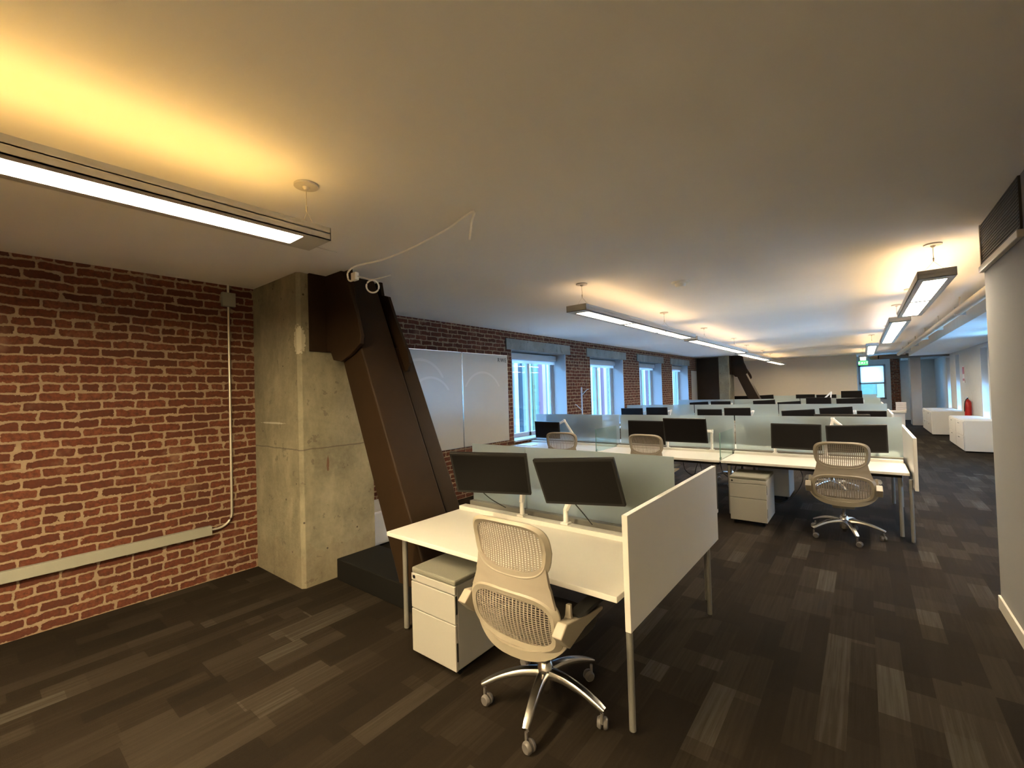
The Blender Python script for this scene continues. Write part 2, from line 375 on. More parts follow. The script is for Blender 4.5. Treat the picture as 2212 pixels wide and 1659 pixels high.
# far right wall with windows
RX = 2.4
RW = [(6.0, 6.9), (8.0, 8.9), (10.0, 10.9), (12.0, 12.9), (15.75, 16.55), (19.8, 20.55), (21.75, 22.5)]
w = MB(); prev = 4.87
for a, b in RW:
    w.box(RX, RX + .35, prev, a, 0, H); w.box(RX, RX + .35, a, b, 0, .62); w.box(RX, RX + .35, a, b, 2.52, H); prev = b
w.box(RX, RX + .35, prev, 26.3, 0, H)
struct(w, 'wall_right', 'whitewall', 'pale bluish painted wall along the far right aisle', 'wall')
for i, (a, b) in enumerate(RW):
    y0 = (a + b) / 2; hw = (b - a) / 2
    lab = ['behind the near right wall', 'second behind the near right wall', 'third behind the near right wall', 'fourth behind the near right wall', 'just left of the near right wall corner', 'left of the red alarm sign', 'furthest along the right wall'][i]
    r = empty('window_%d' % (6 + i), (RX, y0, .62), 0, 'tall narrow sash window on the right wall, ' + lab, 'window', kind='structure')
    f = MB().box(.16, .22, -hw, -hw + .06, 0, 1.9).box(.16, .22, hw - .06, hw, 0, 1.9).box(.16, .22, -hw, hw, 0, .08).box(.16, .22, -hw, hw, 1.82, 1.9).box(.15, .22, -hw, hw, .98, 1.06)
    f.build('window_frame', 'frame', r)
    MB().box(.185, .195, -hw + .06, hw - .06, 1.06, 1.82).build('upper_pane', 'pane' if i in (2, 3) else 'darkpane', r)
    MB().box(.185, .19, -hw + .06, hw - .06, .08, .98).build('lower_pane', 'pane', r)
    if i not in (2, 3): box(.12, .125, -hw + .02, hw - .02, .25, 1.02).build('roller_shade', 'shade', r)
# near right wall block, grille and trim
struct(MB().box(.75, 2.75, -9.0, 4.87, 0, H), 'wall_right_near', 'drywall', 'grey painted wall at the right edge with a vent near the ceiling', 'wall')
struct(box(.735, .75, -9.0, 4.87, 0, .10), 'baseboard_right', 'skirt', 'cream baseboard along the near right wall', 'baseboard', bevel=.003)
struct(box(-5.45, 2.75, -9.15, -9.0, 0, H), 'wall_behind', 'drywall', 'grey wall behind the viewpoint', 'wall')
g = empty('vent_grille', (.75, 4.34, 2.58), 0, 'large dark return air grille high on the grey right wall', 'vent')
box(-.012, -.001, -.52, .52, 0, .315).build('grille_face', 'grille', g)
fr = MB()
for k in range(15): fr.prism([(-.016, .012 + k * .0205), (-.012, .012 + k * .0205 + .012), (-.0125, .012 + k * .0205)], 'y', -.51, .51)
fr.build('slats', 'grille', g)
MB().box(-.03, 0, -.54, .535, -.045, 0).build('lower_frame', 'skirt', g, bevel=.004)
MB().box(-.02, 0, .505, .53, 0, .315).build('side_frame', 'skirt', g)

# concrete column + steel brace assembly (near), second copy far
def column(y, name, label, top_only=False):
    c = MB()
    poly = [(-5.25, 1.94), (-4.06, 1.94), (-4.03, 1.97), (-4.03, 2.70), (-5.25, 2.70)]
    c.prism([(a, b - 1.94) for a, b in poly], 'z', 0, H)
    o = c.build(name, 'concrete', kind='structure', bevel=.004); o.location = (0, y, 0)
    return tag(o, label, 'column')
column(1.94, 'trim_5', 'board-marked concrete column standing against the brick wall, nearest one')
column(18.50, 'trim_6', 'far concrete column mostly hidden behind brown steel plates')

def make_brace():
    r = empty('steel_brace', (-3.2, 2.5, 0), 0, 'leaning dark brown steel brace beside the near concrete column, foot beside the desk', 'steel brace', 'seismic steel braces by the columns')
    ox, oy = 3.2, -2.5
    def T(poly): return [(a + ox, b) for a, b in poly]
    L = lambda z: -2.965 - .410 * z; R = lambda z: -2.545 - .443 * z
    p1 = [(L(0), 0), (R(0), 0), (R(2.9), 2.9), (L(2.9), 2.9)]
    MB().prism(T(p1), 'y', 2.25 + oy, 2.63 + oy).build('box_strut', 'steel', r, bevel=.018, seg=3)
    p2 = [(L(0) - .02, 0), (R(0) - .035, 0), (R(2.2) - .035, 2.2), (L(2.2) - .02, 2.2)]
    MB().prism(T(p2), 'y', 2.645 + oy, 2.83 + oy).build('rear_strut', 'steel', r, bevel=.012)
    g1 = [(-4.06, 2.9), (-3.73, 2.9), (-3.62, 2.785), (-3.49, 2.47), (-3.425, 2.27), (-3.44, 2.2), (-3.59, 2.12), (-3.76, 2.062), (-3.89, 2.085), (-3.94, 2.17), (-4.06, 2.17)]
    MB().prism(T(g1), 'y', 2.20 + oy, 2.235 + oy).build('gusset_plate', 'steel', r, bevel=.004)
    g2 = [(-3.98, 2.9), (-3.83, 2.9), (-3.80, 2.76), (-3.70, 2.73), (-3.60, 2.5), (-3.41, 2.14), (-3.385, 2.04), (-3.42, 1.97), (-3.54, 1.94), (-3.75, 2.0), (-3.98, 2.2)]
    MB().prism(T(g2), 'y', 2.69 + oy, 2.725 + oy).build('gusset_plate', 'steel', r, bevel=.004)
    MB().box(-4.03 + ox, -4.0 + ox, 2.04 + oy, 2.69 + oy, 2.17, 2.9).build('wall_plate', 'steel', r, bevel=.003)
    b1 = [(-4.0, 2.9), (-3.60, 2.9), (-3.55, 2.60), (-3.70, 2.3), (-4.0, 2.3)]
    MB().prism(T(b1), 'y', 2.2351 + oy, 2.24 + oy).build('web_plate', 'steel', r)
    MB().box(-3.98 + ox, -2.43 + ox, 2.24 + oy, 2.70 + oy, 0, .20).build('base_block', 'black', r, bevel=.008)
    return r
br = make_brace()
br2 = copy_tree(br, (-3.2, 19.06, 0), None, 'leaning dark steel brace at the far end beside the beige wall')
box(-5.2, -4.4, 18.45, 18.50, .9, 2.86).build('cladding_plate', 'steel', br2).matrix_parent_inverse = Matrix.Translation((3.2, -19.06, 0))

# raceway + conduit on the left wall
cd = empty('wall_conduit', (-5.0, 1.7, .6), 0, 'thin metal conduit dropping from a junction box on the brick wall', 'conduit')
pts = [(.02, 0, 2.3), (.02, 0, 2.15)]
MB().tube([(.022, 0, 2.3), (.022, 0, 2.2)], .011).tube([(.022, 0, 2.1), (.022, 0, .02)] + [(.022, -.13 * (1 - math.cos(a)) * 1.0, .02 - .13 * math.sin(a)) for a in [PI / 2 * i / 8 for i in range(1, 9)]] + [(.022, -.18, -.11)], .011).build('pipe', 'galv', cd, smooth=True)
MB().box(0, .05, -.06, .06, 2.08, 2.22).build('junction_box', 'raceway', cd, bevel=.004)
rw = empty('cable_raceway', (-4.996, -1.0, .445), 0, 'grey metal raceway running low along the brick wall', 'raceway')
MB().box(0, .045, -3.9, 2.52, 0, .088).build('channel', 'raceway', rw, bevel=.004)

# whiteboards
def wboard(y0, y1, label, z0=.84, z1=2.43):
    r = empty('whiteboard', (WX + .004, (y0 + y1) / 2, z0), 0, label, 'whiteboard')
    hw = (y1 - y0) / 2
    box(0.002, .018, -hw + .006, hw - .006, .006, z1 - z0 - .006).build('writing_surface', 'board', r)
    MB().box(0, .022, -hw, hw, 0, .008).box(0, .022, -hw, hw, z1 - z0 - .008, z1 - z0).box(0, .022, -hw, -hw + .006, 0, z1 - z0).box(0, .022, hw - .006, hw, 0, z1 - z0).build('edge_trim', 'alu', r)
    return r
wboard(3.05, 5.235, 'tall whiteboard left of the joint, half hidden behind the leaning brace')
wb = wboard(5.245, 6.44, 'tall whiteboard right of the joint with RWE lettering, beside the first window')
wboard(17.75, 18.75, 'small cream board on the brick wall beyond the fourth window', 1.0, 2.38)
def text_obj(s, size, mat, parent, loc, rot, name='lettering', depth=.001):
    cu = bpy.data.curves.new(name, 'FONT'); cu.body = s; cu.size = size; cu.space_character = 1.25; cu.extrude = depth; cu.align_x = 'CENTER'; cu.align_y = 'CENTER'
    o0 = bpy.data.objects.new('tmp', cu); COL.objects.link(o0)
    bpy.context.view_layer.update()
    me = bpy.data.meshes.new_from_object(o0.evaluated_get(bpy.context.evaluated_depsgraph_get()))
    bpy.data.objects.remove(o0)
    me.materials.clear(); me.materials.append(M[mat]); me.name = name
    o = bpy.data.objects.new(name, me); COL.objects.link(o); o.parent = parent; o.location = loc; o.rotation_euler = rot
    return o
text_obj('RWE', .105, 'ink', wb, (.022, .44, 1.49), (PI / 2, 0, PI / 2))
lc = empty('storage_cabinet', (-4.68, 3.45, 0), 0, 'low white cabinet against the wall, seen behind the leaning brace', 'cabinet')
box(-.27, .27, -.62, .62, .03, .41).build('carcass', 'powder', lc, bevel=.006)
box(-.24, .24, -.58, .58, 0, .03).build('plinth', 'black', lc)
box(.272, .284, -.60, -.006, .05, .39).build('door', 'powder', lc, bevel=.003)
box(.272, .284, .006, .60, .05, .39).build('door', 'powder', lc, bevel=.003)

# ------------------------------------------------------------------ lamps
def make_lamp(length, nseg, x, y0, label, m_dn, m_up, cans):
    r = empty('pendant_lamp', (x, y0, 2.58), 0, label, 'lamp', 'linear pendant lamps')
    hw = .12; hb = .07; L = length
    body = MB().box(-hw, -hw + .004, 0, L, 0, hb).box(hw - .004, hw, 0, L, 0, hb).box(-hw, hw, 0, .004, 0, hb).box(-hw, hw, L - .004, L, 0, hb)
    dw = .075; e = .13
    body.box(-hw, -dw, 0, L, 0, .006).box(dw, hw, 0, L, 0, .006).box(-dw, dw, 0, e, 0, .006).box(-dw, dw, L - e, L, 0, .006)
    seg = (L - 2 * e) / nseg
    for i in range(1, nseg): body.box(-dw, dw, e + i * seg - .045, e + i * seg + .045, 0, .006)
    body.box(-hw, hw, 0, L, .035, .04)
    body.build('housing', 'lampbody', r)
    for i in range(nseg):
        a = e + i * seg + (.045 if i else 0); b = e + (i + 1) * seg - (.045 if i < nseg - 1 else 0)
        MB().add([(-dw, a, .004), (dw, a, .004), (dw, b, .004), (-dw, b, .004)], [(0, 1, 2, 3)]).box(-dw, dw, a, b, .008, .012).build('diffuser', m_dn, r)
    MB().prism([(-.012, .042), (.012, .042), (.008, .069), (-.008, .069)], 'y', .15, L - .15).build('uplight_tube', m_up, r)
    for cy in cans:
        c = MB().lathe([(.0, .318), (.062, .318), (.062, .308), (.02, .305), (.01, .29), (0, .29)][::-1], (0, cy, 0), 28).build('ceiling_canopy', 'lampbody', r, smooth=True)
        MB().tube([(0, cy, .30), (0, cy, .19)], .0022, 6).cyl((0, cy, .20), (0, cy, .17), .006, .004, 10).tube([(0, cy, .17), (-.09, cy, .06)], .0012, 5).tube([(0, cy, .17), (.09, cy, .06)], .0012, 5).build('suspension_cable', 'galv', c)
    return r
make_lamp(4.0, 1, -2.345, -2.74, 'long bright linear pendant lamp nearest the camera at upper left', 'warm1', 'up1', (1.35, 3.93))
make_lamp(4.0, 1, -2.345, -8.2, 'added linear fill lamp out of view behind the viewpoint, window side', 'warm1', 'up1', (.3, 3.7))  # unseen lamp added to lift the ambient light in the near area
make_lamp(4.0, 1, .10, -5.3, 'added linear fill lamp out of view behind the viewpoint, aisle side', 'warm1', 'up_fill', (.3, 3.7))  # unseen lamp added to brighten the near ceiling and end panel
make_lamp(3.9, 3, -2.38, 4.13, 'three-panel linear lamp hanging in front of the first brick windows', 'warm', 'up', (.14, 2.7))
make_lamp(4.5, 3, -2.44, 8.35, 'second three-panel linear lamp of the window side row', 'warm', 'up', (.9, 3.5))
make_lamp(4.4, 3, -2.6, 13.3, 'third linear lamp of the window side row, thin bright line', 'warm', 'up', (.9, 3.5))
make_lamp(3.6, 2, -2.7, 18.6, 'last linear lamp of the window side row, before the beige wall', 'warm', 'up', (.5, 3.1))
make_lamp(2.85, 2, .51, 5.07, 'two-panel linear lamp hanging nearest the right wall corner', 'warm2', 'up2', (.17, 2.5))
make_lamp(4.6, 4, .44, 8.4, 'four-panel linear lamp behind the two-panel one in the aisle row', 'warm', 'up', (.6, 3.8))
make_lamp(4.2, 3, .20, 13.6, 'third linear lamp of the aisle row', 'warm', 'up', (.6, 3.6))
make_lamp(3.0, 2, .02, 19.3, 'furthest linear lamp of the aisle row, near the exit sign', 'warm', 'up', (.4, 2.6))
# smoke detector
sd = empty('smoke_detector', (-1.55, 5.0, H - .06), 0, 'white smoke detector on the ceiling between the two lamp rows', 'smoke detector')
MB().lathe([(.02, 0), (.045, .004), (.055, .02), (.06, .04), (.09, .045), (.095, .06)], (0, 0, 0), 28).build('housing', 'cord', sd, smooth=True)
# ceiling wire
def curve_pts(cp, n=6):
    P = [Vector(p) for p in cp]; out = []
    for i in range(len(P) - 1):
        p0 = P[max(i - 1, 0)]; p1 = P[i]; p2 = P[i + 1]; p3 = P[min(i + 2, len(P) - 1)]
        for j in range(n):
            t = j / n
            out.append(.5 * ((2 * p1) + (p2 - p0) * t + (2 * p0 - 5 * p1 + 4 * p2 - p3) * t * t + (3 * p1 - p0 - 3 * p2 + p3) * t ** 3))
    return out + [P[-1]]
cw = empty('ceiling_cable', (-2.8, 2.15, 2.87), 0, 'white cable tacked across the ceiling from the brace, end dangling', 'cable')
o_ = Vector((-2.8, 2.15, 2.87))
def rel(cp): return [tuple(Vector(p) - o_) for p in cp]
MB().tube(curve_pts(rel([(-2.02, 2.13, 2.76), (-1.98, 2.10, 2.80), (-1.96, 2.09, 2.85), (-1.90, 2.05, 2.888), (-2.02, 2.07, 2.886), (-2.20, 2.12, 2.88), (-2.42, 2.15, 2.872), (-2.65, 2.20, 2.88), (-2.88, 2.21, 2.872), (-3.15, 2.22, 2.876), (-3.42, 2.17, 2.875), (-3.52, 2.15, 2.84), (-3.53, 2.15, 2.79), (-3.50, 2.15, 2.755), (-3.44, 2.15, 2.752), (-3.41, 2.15, 2.77)])), .008, 7).build('wire', 'cord', cw, smooth=True)
MB().box(-.63, -.56, -.035, .005, -.135, -.065).build('plug_box', 'cord', cw, bevel=.008)
MB().tube(curve_pts(rel([(-3.38, 2.14, 2.775), (-3.26, 2.14, 2.735), (-3.15, 2.14, 2.70), (-3.06, 2.16, 2.70), (-2.98, 2.2, 2.715)])), .005, 6).tube([tuple(Vector((-3.146 + .030 * math.cos(a), 2.14 + .040 * math.cos(a), 2.642 + .052 * math.sin(a))) - o_) for a in [2 * PI * i / 20 for i in range(20)]], .007, 6, closed=True).build('cord_loop', 'cord', cw, smooth=True)

# ------------------------------------------------------------------ office chair
def make_chair():
    r = empty('office_chair', (-1.44, 2.03, 0), 0, 'beige mesh office chair nearest the camera, at the front desk', 'chair', 'beige mesh task chairs')
    # local: faces +y; back surface y = yb(z) + curvature
    def S(x, z, off=0):
        y = -.245 - .10 * (z - .42) + .05 * math.exp(-((z - .62) / .16) ** 2) * -1 + .55 * x * x * (1 if z < .78 else .8)
        if z > .95: y -= (z - .95) * .15
        return (x, y + off, z)
    def ring(cx, cz, hw, hh, n, ex, N=56):
        out = []
        for i in range(N):
            a = 2 * PI * i / N; c, s_ = math.cos(a), math.sin(a)
            x = math.copysign(abs(c) ** (2 / ex), c) * hw; z = math.copysign(abs(s_) ** (2 / ex), s_) * hh
            out.append((cx + x, cz + z))
        return out
    def up_out(shape):   # upper loop narrows downward
        return [(x * (1 - .10 * max(0, (.95 - z) / .15)), z - (.02 if z < .9 else 0) * (1 - (x / .25) ** 2)) for x, z in shape]
    UO = up_out(ring(0, .955, .250, .142, 0, 4.0)); UI = up_out(ring(0, .957, .208, .110, 0, 3.8))
    LO = [(x * (1 + .10 * (z - .45)) , z - .015 * (1 - (x / .29) ** 2) * (1 if z < .56 else -.6)) for x, z in ring(0, .595, .282, .155, 0, 3.6)]
    LI = [(x * (1 + .10 * (z - .45)), z) for x, z in ring(0, .593, .238, .114, 0, 3.5)]
    def band(O, I, th, mb):
        n = len(O); prof = []
        for (ox, oz), (ix, iz) in zip(O, I):
            mx, mz = (ox + ix) / 2, (oz + iz) / 2
            a = [S(ox, oz, 0), S(mx, mz, -th), S(ix, iz, -th * .3), S(ix, iz, th * .5), S(mx, mz, th), S(ox, oz, th * .5)]
            prof += a
        k = 6; fs = []
        for i in range(n):
            j = (i + 1) % n
            fs += [(i * k + q, i * k + (q + 1) % k, j * k + (q + 1) % k, j * k + q) for q in range(k)]
        mb.add(prof, fs)
    fb = MB(); band(UO, UI, .013, fb); fb.build('back_frame', 'chair', r, smooth=True)
    fb = MB(); band(LO, LI, .016, fb); fb.build('lower_back_frame', 'chair', r, smooth=True)
    # flexible saddle between both loops
    sd_ = MB(); nx, nz = 24, 10; vs = []
    for th in (-.008, .008):
        for j in range(nz + 1):
            t = j / nz
            for i in range(nx + 1):
                u = i / nx * 2 - 1
                ztop = .838 + .06 * abs(u) ** 3.2; zbot = .715 - .02 * abs(u) ** 5
                z = ztop * (1 - t) + zbot * t
                hw = .218 + .050 * t ** 1.6
                vs.append(S(u * hw, z, th - .002))
    A = (nx + 1) * (nz + 1); fs = []
    for j in range(nz):
        for i in range(nx):
            q = j * (nx + 1) + i
            fs += [(q, q + 1, q + nx + 2, q + nx + 1), (A + q, A + q + nx + 1, A + q + nx + 2, A + q + 1)]
    for i in range(nx): fs += [(i, A + i, A + i + 1, i + 1), (nz * (nx + 1) + i, nz * (nx + 1) + i + 1, A + nz * (nx + 1) + i + 1, A + nz * (nx + 1) + i)]
    for j in range(nz):
        a = j * (nx + 1); b = a + nx; fs += [(a, a + nx + 1, A + a + nx + 1, A + a), (b, A + b, A + b + nx + 1, b + nx + 1)]
    sd_.add(vs, fs).build('back_flex_panel', 'net', r, smooth=True)
    # net: vertical ribs and fine cross bars clipped to each loop
    def net(I, nrib, step, bw):
        xs = [p[0] for p in I]; x0, x1 = min(xs), max(xs); mb = MB()
        def span_z(x):
            zs = []
            for (ax, az), (bx, bz) in zip(I, I[1:] + I[:1]):
                if (ax - x) * (bx - x) <= 0 and ax != bx: zs.append(az + (bz - az) * (x - ax) / (bx - ax))
            return (min(zs), max(zs)) if len(zs) >= 2 else None
        for k in range(nrib):
            x = x0 + (x1 - x0) * (k + .5) / nrib; sp = span_z(x)
            if not sp: continue
            z0, z1 = sp[0] - .006, sp[1] + .006; n = 7
            mb.sweep([S(x, z0 + (z1 - z0) * i / n, .002) for i in range(n + 1)], [(-bw, -.0015), (bw, -.0015), (bw, .0015), (-bw, .0015)], ups=[(0, 1, 0)] * (n + 1))
        z = min(p[1] for p in I) + step
        while z < max(p[1] for p in I):
            xx = []
            for (ax, az), (bx, bz) in zip(I, I[1:] + I[:1]):
                if (az - z) * (bz - z) <= 0 and az != bz: xx.append(ax + (bx - ax) * (z - az) / (bz - az))
            if len(xx) >= 2:
                a, b = min(xx), max(xx); n = 8
                mb.sweep([S(a + (b - a) * i / n, z, .002) for i in range(n + 1)], [(-.0013, -.0015), (.0013, -.0015), (.0013, .0015), (-.0013, .0015)], ups=[(0, 1, 0)] * (n + 1))
            z += step
        return mb
    net(UI, 24, .011, .0035).build('upper_back_net', 'net', r)
    net(LI, 22, .011, .0034).build('lower_back_net', 'net', r)
    # outer yoke wrapping under the lower back, ends rise to the arms
    yp = []; N = 34
    for i in range(N + 1):
        a = PI * (1.0 + i / N); x = .292 * math.copysign(abs(math.cos(a)) ** .72, math.cos(a)); z = .625 + .20 * -abs(math.sin(a)) ** .8
        yp.append((x, -.285 + .95 * x * x, z))
    yp = [(-.290, -.195, .70)] + [(-.291, -.2, .65)] + yp[0:] + [(.291, -.2, .65), (.290, -.195, .70)]
    MB().sweep(yp, [(-.024, -.010), (.024, -.013), (.026, .004), (.020, .013), (-.020, .013), (-.026, .004)], ups=[(0, 1, 0)] * len(yp), scales=[(.45, .8), (.6, .9)] + [1] * (len(yp) - 4) + [(.6, .9), (.45, .8)]).build('back_yoke', 'chair', r, smooth=True)
    # arms
    for s in (-1, 1):
        x = .305 * s
        arm = MB().prism([(-.34, .605), (-.265, .53), (-.12, .568), (.07, .582), (.07, .598), (-.10, .622), (-.285, .652)], 'x', x - .028, x + .028)
        a_ = arm.build('arm', 'chair', r, bevel=.006)
        MB().sweep([(x, y, .640 - .25 * (y + .02) ** 2) for y in [-.17 + .03 * i for i in range(11)]], [(-.042, 0), (-.036, .012), (0, .018), (.036, .012), (.042, 0), (.03, -.008), (-.03, -.008)], scales=[(.5, .8), (.85, 1)] + [1] * 7 + [(.85, 1), (.5, .8)]).build('arm_pad', 'pad', a_, smooth=True)
    # seat
    so = ring(0, 0, .25, .235, 0, 3.0, 40); sv = []; k = len(so)
    for z, f, in ((.425, .86), (.43, .97), (.455, 1.0), (.478, .97), (.49, .86), (.484, .45)):
        sv += [(x * f, y * f + .05, z + (-.02 * max(0, (y - .12) / .12) if z > .44 else 0)) for x, y in so]
    fs = [(j * k + i, j * k + (i + 1) % k, (j + 1) * k + (i + 1) % k, (j + 1) * k + i) for j in range(5) for i in range(k)] + [tuple(range(k))[::-1], tuple(range(5 * k, 6 * k))]
    MB().add(sv, fs).build('seat', 'seatfab', r, smooth=True)
    MB().prism([(-.25, .40), (-.18, .352), (.10, .352), (.15, .40), (.12, .425), (-.20, .425)], 'x', -.10, .10).build('tilt_mechanism', 'chair', r, bevel=.01)
    # gas lift + star base
    MB().lathe([(.014, .058), (.017, .062), (.017, .20), (.020, .205), (.020, .36)]).build('gas_lift', 'alu', r, smooth=True)
    MB().lathe([(.026, .085), (.046, .10), (.048, .19), (.034, .235), (.026, .24)], (0, 0, 0), 28).build('base_hub', 'alu', r, smooth=True)
    for k in range(5):
        a = math.radians(216 + 72 * k); d = Vector((math.cos(a), math.sin(a), 0))
        n = 12; pts = []; scl = []
        for i in range(n + 1):
            t = i / n; rr = .03 + .325 * t
            pts.append(tuple(d * rr + Vector((0, 0, .178 + .018 * math.sin(t * 1.9) - .088 * t ** 1.9)))); scl.append((1.0 - .30 * t if t < .95 else .6, 1.15 - .55 * t))
        leg = MB().sweep(pts, [(-.029, -.016), (.029, -.016), (.031, .004), (.022, .017), (0, .021), (-.022, .017), (-.031, .004)], scales=scl).build('base_leg', 'alu', r, smooth=True)
        cpos = d * .342; cs = MB()
        ca = a + (.9, -.5, .35, 1.3, -.9)[k]; ax = Vector((math.cos(ca), math.sin(ca), 0)); fw = Vector((-ax.y, ax.x, 0)) * .018
        for s in (-1, 1):
            c0 = cpos + fw + ax * s * .007; c1 = cpos + fw + ax * s * .027
            c0.z = c1.z = .029
            cs.sweep([tuple(c0), tuple(c0 + (c1 - c0) * .5), tuple(c1)], [(math.cos(2 * PI * i / 20), math.sin(2 * PI * i / 20)) for i in range(20)], scales=[.029, .029, .022])
        cs.cyl(tuple(cpos + Vector((0, 0, .035))), tuple(cpos + Vector((0, 0, .088))), .008)
        cs.build('caster', 'caster', leg, smooth=True)
    return r
chair = make_chair()
# ------------------------------------------------------------------ desks
def make_desk(w, label, legs=(-1, 1)):
    """origin on floor under centre of the glass line; user side is -y"""
    r = empty('desk', (0, 0, 0), 0, label, 'desk', 'white workstation desks in rows')
    hw = w / 2 - .004
    box(-hw, hw, -.94, -.19, .705, .735).build('desktop', 'white', r, bevel=.003)
    box(-hw + .01, hw - .01, -.205, -.125, .705, .768).build('rear_ledge', 'white', r, bevel=.003)
    MB().box(-hw + .10, hw - .10, -.55, -.22, .615, .63).box(-hw + .10, hw - .10, -.55, -.54, .615, .69).box(-hw + .10, hw - .10, -.23, -.22, .615, .70).build('cable_tray', 'black', r)
    MB().box(-hw + .06, hw - .06, -.86, -.82, .665, .704).box(-hw + .06, -hw + .10, -.86, -.2, .665, .704).box(hw - .10, hw - .06, -.86, -.2, .665, .704).build('under_frame', 'black', r)
    for s in legs:
        for y in (-.84, ):
            l_ = MB().cyl((s * (hw - .08), y, .02), (s * (hw - .08), y, .664), .019, n=16).build('leg', 'tube', r, smooth=True)
            MB().cyl((s * (hw - .08), y, 0), (s * (hw - .08), y, .02), .013, n=12).build('foot', 'alu', l_, smooth=True)
    return r
def make_screen(w, label):
    r = empty('glass_screen', (0, 0, .76), 0, label, 'glass screen', 'frosted glass privacy screens')
    hw = w / 2 - .004
    box(-hw, hw, -.005, .005, .02, .52).build('pane', 'frost', r)
    MB().box(-hw, hw, -.055, .055, -.03, .02).build('support_rail', 'tube', r, bevel=.003)
    return r
def make_panel(x, y0, y1, label, z0=.56, z1=1.12):
    r = empty('end_panel', (x, (y0 + y1) / 2, z0), 0, label, 'panel', 'white end panels of desk rows')
    hl = (y1 - y0) / 2
    box(-.015, .015, -hl, hl, 0, z1 - z0).build('board', 'white', r, bevel=.002)
    for s in (-1, 1):
        lg = MB().cyl((-.040, s * (hl - .10), -z0 + .02), (-.040, s * (hl - .10), .10), .017, n=16).build('leg', 'tube', r, smooth=True)
        MB().cyl((-.040, s * (hl - .10), -z0), (-.040, s * (hl - .10), -z0 + .02), .012, n=12).build('foot', 'alu', lg, smooth=True)
    return r
# row 1
GY = [2.9, 7.3, 11.7, 16.1, 20.5]
def at(o, x, y, rz=0): o.location = (x, y, o.location[2]); o.rotation_euler = (0, 0, rz); return o
XD = (-2.80, -.955)
d1 = make_desk(1.83, 'white front desk nearest the camera with two monitors above it', legs=(-1,)); at(d1, -1.87, 2.9)
d2 = make_desk(1.83, 'white desk facing the front desk from behind its frosted glass', legs=(-1,)); at(d2, -1.87, 2.905, PI)
s1 = make_screen(.60, 'short clear-looking frosted pane left of the joint on the front desk'); at(s1, -2.49, 2.9)
s2 = make_screen(1.21, 'longer frosted glass pane right of the joint on the front desk'); at(s2, -1.585, 2.9)
p1 = make_panel(-.925, 2.0, 3.62, 'large white end panel closing the front desk on its right')
# rows 2..5
segs = [(-5.215, -3.40), (-3.39, -1.545), (-1.535, .36)]
rown = ['second', 'third', 'fourth', 'fifth']
side = ['window-side', 'middle', 'aisle-side']
dp = None; gp = None
for ri, gy in enumerate(GY[1:]):
    for si, (a, b) in enumerate(segs):
        cx = (a + b) / 2; wdt = b - a
        lab = 'white %s desk facing away from the camera in the %s row' % (side[si], rown[ri])
        lab2 = 'white %s desk on the far side of the %s row glass' % (side[si], rown[ri])
        if dp is None or ri == 0:
            d = make_desk(wdt, lab); at(d, cx, gy)
            if si == 0: PD = {}
            PD[si] = d
            g_ = make_screen(wdt, 'frosted glass screen over the %s desk of the %s row' % (side[si], rown[ri])); at(g_, cx, gy)
            if si == 0: PG = {}
            PG[si] = g_
        else:
            copy_tree(PD[si], (cx, gy, 0), 0, lab)
            copy_tree(PG[si], (cx, gy, .76), 0, 'frosted glass screen over the %s desk of the %s row' % (side[si], rown[ri]))
        copy_tree(PD[si], (cx, gy + .005, 0), PI, lab2)
    dp = True
    pr = make_panel(.395, gy - 1.12, gy + .78, 'white end panel on the aisle end of the %s desk row' % rown[ri], .58, 1.13) if ri == 0 else copy_tree(pr, (.395, gy - .17, .58), 0, 'white end panel on the aisle end of the %s desk row' % rown[ri])
# small glass dividers on row 2
for x, lab in ((-3.395, 'small greenish glass divider left of the middle desk of the second row'), (-1.54, 'small greenish glass divider left of the aisle-side desk of the second row')):
    r = empty('desk_divider', (x, 6.72, .74), 0, lab, 'glass divider', 'small glass dividers between desks')
    box(-.004, .004, -.33, .42, .0, .36).build('pane', 'divider', r)
    box(-.0055, .0055, -.336, -.33, .0, .36).build('front_edge', 'glassedge', r)
    box(-.012, .012, -.33, -.29, -.003, .03).build('clamp', 'alu', r)

# ------------------------------------------------------------------ pedestals
def make_ped():
    r = empty('drawer_pedestal', (0, 0, 0), 0, 'x', 'drawer unit', 'white mobile drawer pedestals')
    box(-.205, .205, .018, .56, .05, .56).build('carcass', 'pedm', r, bevel=.006)
    for z0, z1, nm in ((.05, .327, 'drawer'), (.333, .505, 'drawer')):
        d = box(-.205, .205, -.004, .016, z0, z1).build(nm, 'pedm', r, bevel=.004)
        MB().box(.2052, .209, .004, .012, z0 + .06, z0 + .17).build('finger_slot', 'black', d)
    lr = box(-.205, .205, -.002, .016, .511, .56).build('top_rail', 'pedm', r, bevel=.004)
    MB().cyl((-.175, -.006, .537), (-.175, 0, .537), .011).build('lock', 'black', lr)
    box(-.205, .205, 0, .56, .5605, .595).build('seat_cushion', 'cushion', r, bevel=.012, seg=3)
    for x in (-.16, .16):
        for y in (.06, .50):
            MB().cyl((x - .015, y, .025), (x + .015, y, .025), .0245).box(x - .01, x + .01, y - .01, y + .01, .03, .052).build('caster', 'black', r)
    return r
pe = make_ped(); at(pe, -2.185, 1.87); pe['label'] = 'white two-drawer pedestal with grey cushion under the front desk'
copy_tree(pe, (-1.17, 6.10, 0), 0, 'white two-drawer pedestal under the second row, left of the aisle-side chair')
copy_tree(pe, (-1.12, 8.25, 0), PI, 'white pedestal turned away, behind the second row pedestal')

